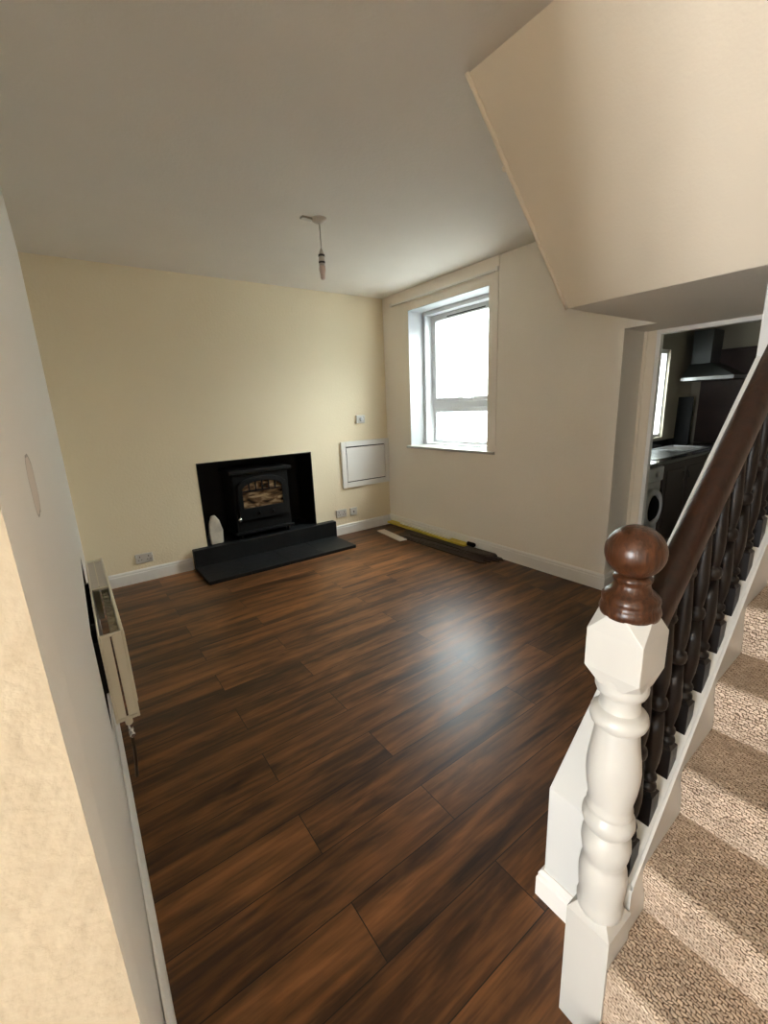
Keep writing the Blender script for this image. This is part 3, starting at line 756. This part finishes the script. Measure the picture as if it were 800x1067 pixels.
def socket(x0, x1, z0, z1, n, label, grp):
    t = thing('wall_socket', label, 'socket', ((x0+x1)/2, YB, z0), grp)
    b = MB(); b.box(x0, x1, YB-.011, YB, z0, z1); b.build('face_plate', M['plastic_grey'] if n else M['plastic_grey'], t, .004, seg=2)
    for i in range(max(n, 0)):
        cx = x0 + (x1-x0)*(i+.5)/n; zc = z0+(z1-z0)*.48
        b = MB(); b.box(cx-.003, cx+.003, YB-.0125, YB-.0105, zc+.012, zc+.026)
        b.build('pin_slot', M['dark_hole'], t)
        for q in (-.0125, .0125):
            b = MB(); b.box(cx+q-.0045, cx+q+.0045, YB-.0125, YB-.0105, zc-.014, zc-.008); b.build('pin_slot', M['dark_hole'], t)
        b = MB(); sx = cx + (.026 if i else -.026) * (1 if n > 1 else 0); b.box(sx-.006, sx+.006, YB-.015, YB-.0105, zc+.018, zc+.040); b.build('switch', M['plastic'], t, .001)
    if n == 0:
        b = MB(); b.lathe([(.008, YB-.011), (.008, YB-.018), (.004, YB-.018), (.001, YB-.016)], ((x0+x1)/2, 0, (z0+z1)/2), 1, 14); b.build('aerial_point', M['dark_metal'], t)
    return t
socket(.322, .468, .175, .265, 2, 'double wall socket left of the fireplace above the skirting', None)
socket(2.452, 2.592, .215, .312, 2, 'double wall socket between the hearth and the smaller socket plate', None)
socket(2.645, 2.742, .213, .308, 0, 'small square aerial socket plate below the meter cupboard', None)

# pendant lamp
t = thing('pendant_lamp', 'bare bulb pendant lamp hanging from the ceiling on a thin cord', 'lamp', (1.59, 2.82, H))
PX, PY = 1.59, 2.82
b = MB(); b.lathe([(.001, H), (.050, H), (.048, H-.012), (.030, H-.022), (.012, H-.030), (.004, H-.034)][::-1], (PX, PY, 0), 2, 28); b.build('ceiling_rose', M['lamp_white'], t)
b = MB(); b.tube([(PX, PY, H-.03), (PX+.002, PY, 2.55), (PX, PY, 2.50)], .0035, 8); b.build('cord', M['lamp_white'], t)
b = MB(); b.lathe([(.006, 2.53), (.013, 2.515), (.018, 2.495), (.019, 2.475), (.021, 2.47), (.021, 2.43), (.018, 2.428)][::-1], (PX, PY, 0), 2, 20); b.build('lamp_holder', M['lamp_white'], t)
for z in (2.492, 2.45):
    b = MB(); b.lathe([(.0195, z-.006), (.0218, z-.006), (.0218, z+.006), (.0195, z+.006)], (PX, PY, 0), 2, 20); b.build('holder_ring', M['dark_metal'], t)
b = MB(); b.lathe([(.001, 2.345), (.012, 2.347), (.016, 2.357), (.017, 2.385), (.020, 2.395), (.022, 2.41), (.019, 2.43)], (PX, PY, 0), 2, 20); b.build('bulb', M['bulb'], t)
b = MB(); b.box(1.47, 1.55, 2.82, 2.86, H-.014, H); tag(b.build('ceiling_plate', M['lamp_white'], None, .004), 'small flat ceiling plate just left of the pendant rose', 'ceiling plate')

# ------------------------------------------------------------------ offcuts along the window wall
def plank(name, cx, cy, z, length, width, th, ang, m, label, cat, group=None, jag=0, dz=0):
    """a board along Y; jag: broken far or near end"""
    b = MB(); l, w = length/2, width/2
    pts = [(-w, -l), (w, -l)]
    if jag: pts = [(-w, -l+.03), (-w*.4, -l-.02), (-w*.1, -l+.05), (w*.4, -l-.03), (w, -l+.02)]
    pts += [(w, l), (0, l+(.03 if jag else 0)), (-w, l-(.02 if jag else 0))]
    b.prism(pts, 2, 0, th)
    o = b.build(name, m, None, .0015)
    o.location = (cx, cy, z); o.rotation_euler = (dz, 0, ang)
    return tag(o, label, cat, group)
G = 'flooring offcuts by the window wall'
plank('white_offcut', 2.925, 3.96, 0, .52, .10, .012, -.11, M['offcut_white'], 'short white board lying alone on the floor beside the offcut pile', 'offcut', G)
plank('laminate_offcut', 3.030, 3.20, 0, 1.18, .13, .014, .03, M['offcut_dark'], 'dark laminate offcut at the outer bottom of the pile, nearest the room', 'offcut', G, 1)
plank('laminate_offcut', 3.165, 3.26, 0, 1.40, .12, .014, .012, M['offcut_dark'], 'dark laminate offcut lying on the floor against the skirting under the pile', 'offcut', G, 1)
plank('laminate_offcut', 3.070, 3.36, .0145, 1.05, .13, .014, .10, M['offcut_grey'], 'grey backed laminate offcut in the middle of the pile', 'offcut', G, 1)
plank('laminate_offcut', 3.130, 3.20, .029, 1.15, .13, .014, .05, M['offcut_dark'], 'dark laminate offcut just under the yellow board', 'offcut', G, 1)
plank('laminate_offcut', 3.115, 2.80, .0435, .34, .09, .012, .22, M['offcut_grey'], 'short broken offcut at the near end of the pile', 'offcut', G, 1)
t = thing('yellow_board', 'long yellow board with a black end on top of the offcut pile', 'board', (3.165, 3.60, .0435))
b = MB(); b.hexa([(3.140, 3.0, .044), (3.230, 3.0, .044), (3.220, 4.33, .044), (3.140, 4.33, .044)], [(3.140, 3.0, .066), (3.230, 3.0, .066), (3.220, 4.33, .066), (3.140, 4.33, .066)]); b.build('board', M['yellow'], t, .002)
b = MB(); b.lathe([(.020, 2.91), (.023, 2.92), (.023, 3.0), (.018, 3.005)], (3.205, 0, .068), 1, 18); b.build('end_cap', M['dark_hole'], t)
plank('white_strip', 3.193, 3.68, .0665, .88, .045, .014, -.02, M['offcut_white'], 'narrow white strip lying on top of the yellow board', 'offcut', G)

# ------------------------------------------------------------------ light
W = bpy.data.worlds.new('sky'); scn.world = W; W.use_nodes = True
bg = W.node_tree.nodes['Background']; bg.inputs[0].default_value = (.95, .98, 1.0, 1); bg.inputs[1].default_value = 22.0

def area(name, loc, d, sx, sy, power, col, portal=False):
    l = bpy.data.lights.new(name, 'AREA'); l.shape = 'RECTANGLE'; l.size = sx; l.size_y = sy; l.energy = power; l.color = col
    o = bpy.data.objects.new(name, l); COL.objects.link(o); o.location = loc
    o.rotation_euler = Vector(d).to_track_quat('-Z', 'Y').to_euler()
    if portal: l.cycles.is_portal = True
    return o
area('window_portal', (3.70, (WY0+WY1)/2, (WZ0+WZ1)/2), (-1, 0, 0), WY1-WY0, WZ1-WZ0, 1, (1, 1, 1), True)
area('kitchen_window_portal', ((KW0+KW1)/2, KY1+.13, (KWZ0+KWZ1)/2), (0, -1, 0), KW1-KW0, KWZ1-KWZ0, 1, (1, 1, 1), True)
area('hall_window_portal', (HX-.17, -.35, 1.3), (1, 0, 0), 1.0, 1.7, 1, (1, 1, 1), True)

# ------------------------------------------------------------------ camera
f_px = 450.17; yaw, pit, rol = 6.20194496e-01, 2.40616447e-01, -4.24176225e-02
cy_, sy_, cp_, sp_ = math.cos(yaw), math.sin(yaw), math.cos(pit), math.sin(pit)
fwd = Vector((sy_*cp_, cy_*cp_, -sp_)); right = Vector((cy_, -sy_, 0)); upv = right.cross(fwd)
r2 = math.cos(rol)*right + math.sin(rol)*upv; u2 = -math.sin(rol)*right + math.cos(rol)*upv
cam = bpy.data.cameras.new('camera'); co = bpy.data.objects.new('camera', cam); COL.objects.link(co)
mw = Matrix((r2, u2, -fwd)).transposed().to_4x4(); mw.translation = Vector((0, 0, 1.5)); co.matrix_world = mw
cam.sensor_fit = 'HORIZONTAL'; cam.sensor_width = 36; cam.lens = f_px/800*36; cam.clip_start = .02
scn.camera = co
for o in list(bpy.data.objects):
    if '_off' in o: del o['_off']

vs = scn.view_settings
vs.view_transform = 'Standard'; vs.look = 'None'; vs.exposure = 1.22; vs.gamma = 1; vs.use_curve_mapping = False
scn.cycles.max_bounces = 10; scn.cycles.diffuse_bounces = 6
scn.cycles.use_denoising = True
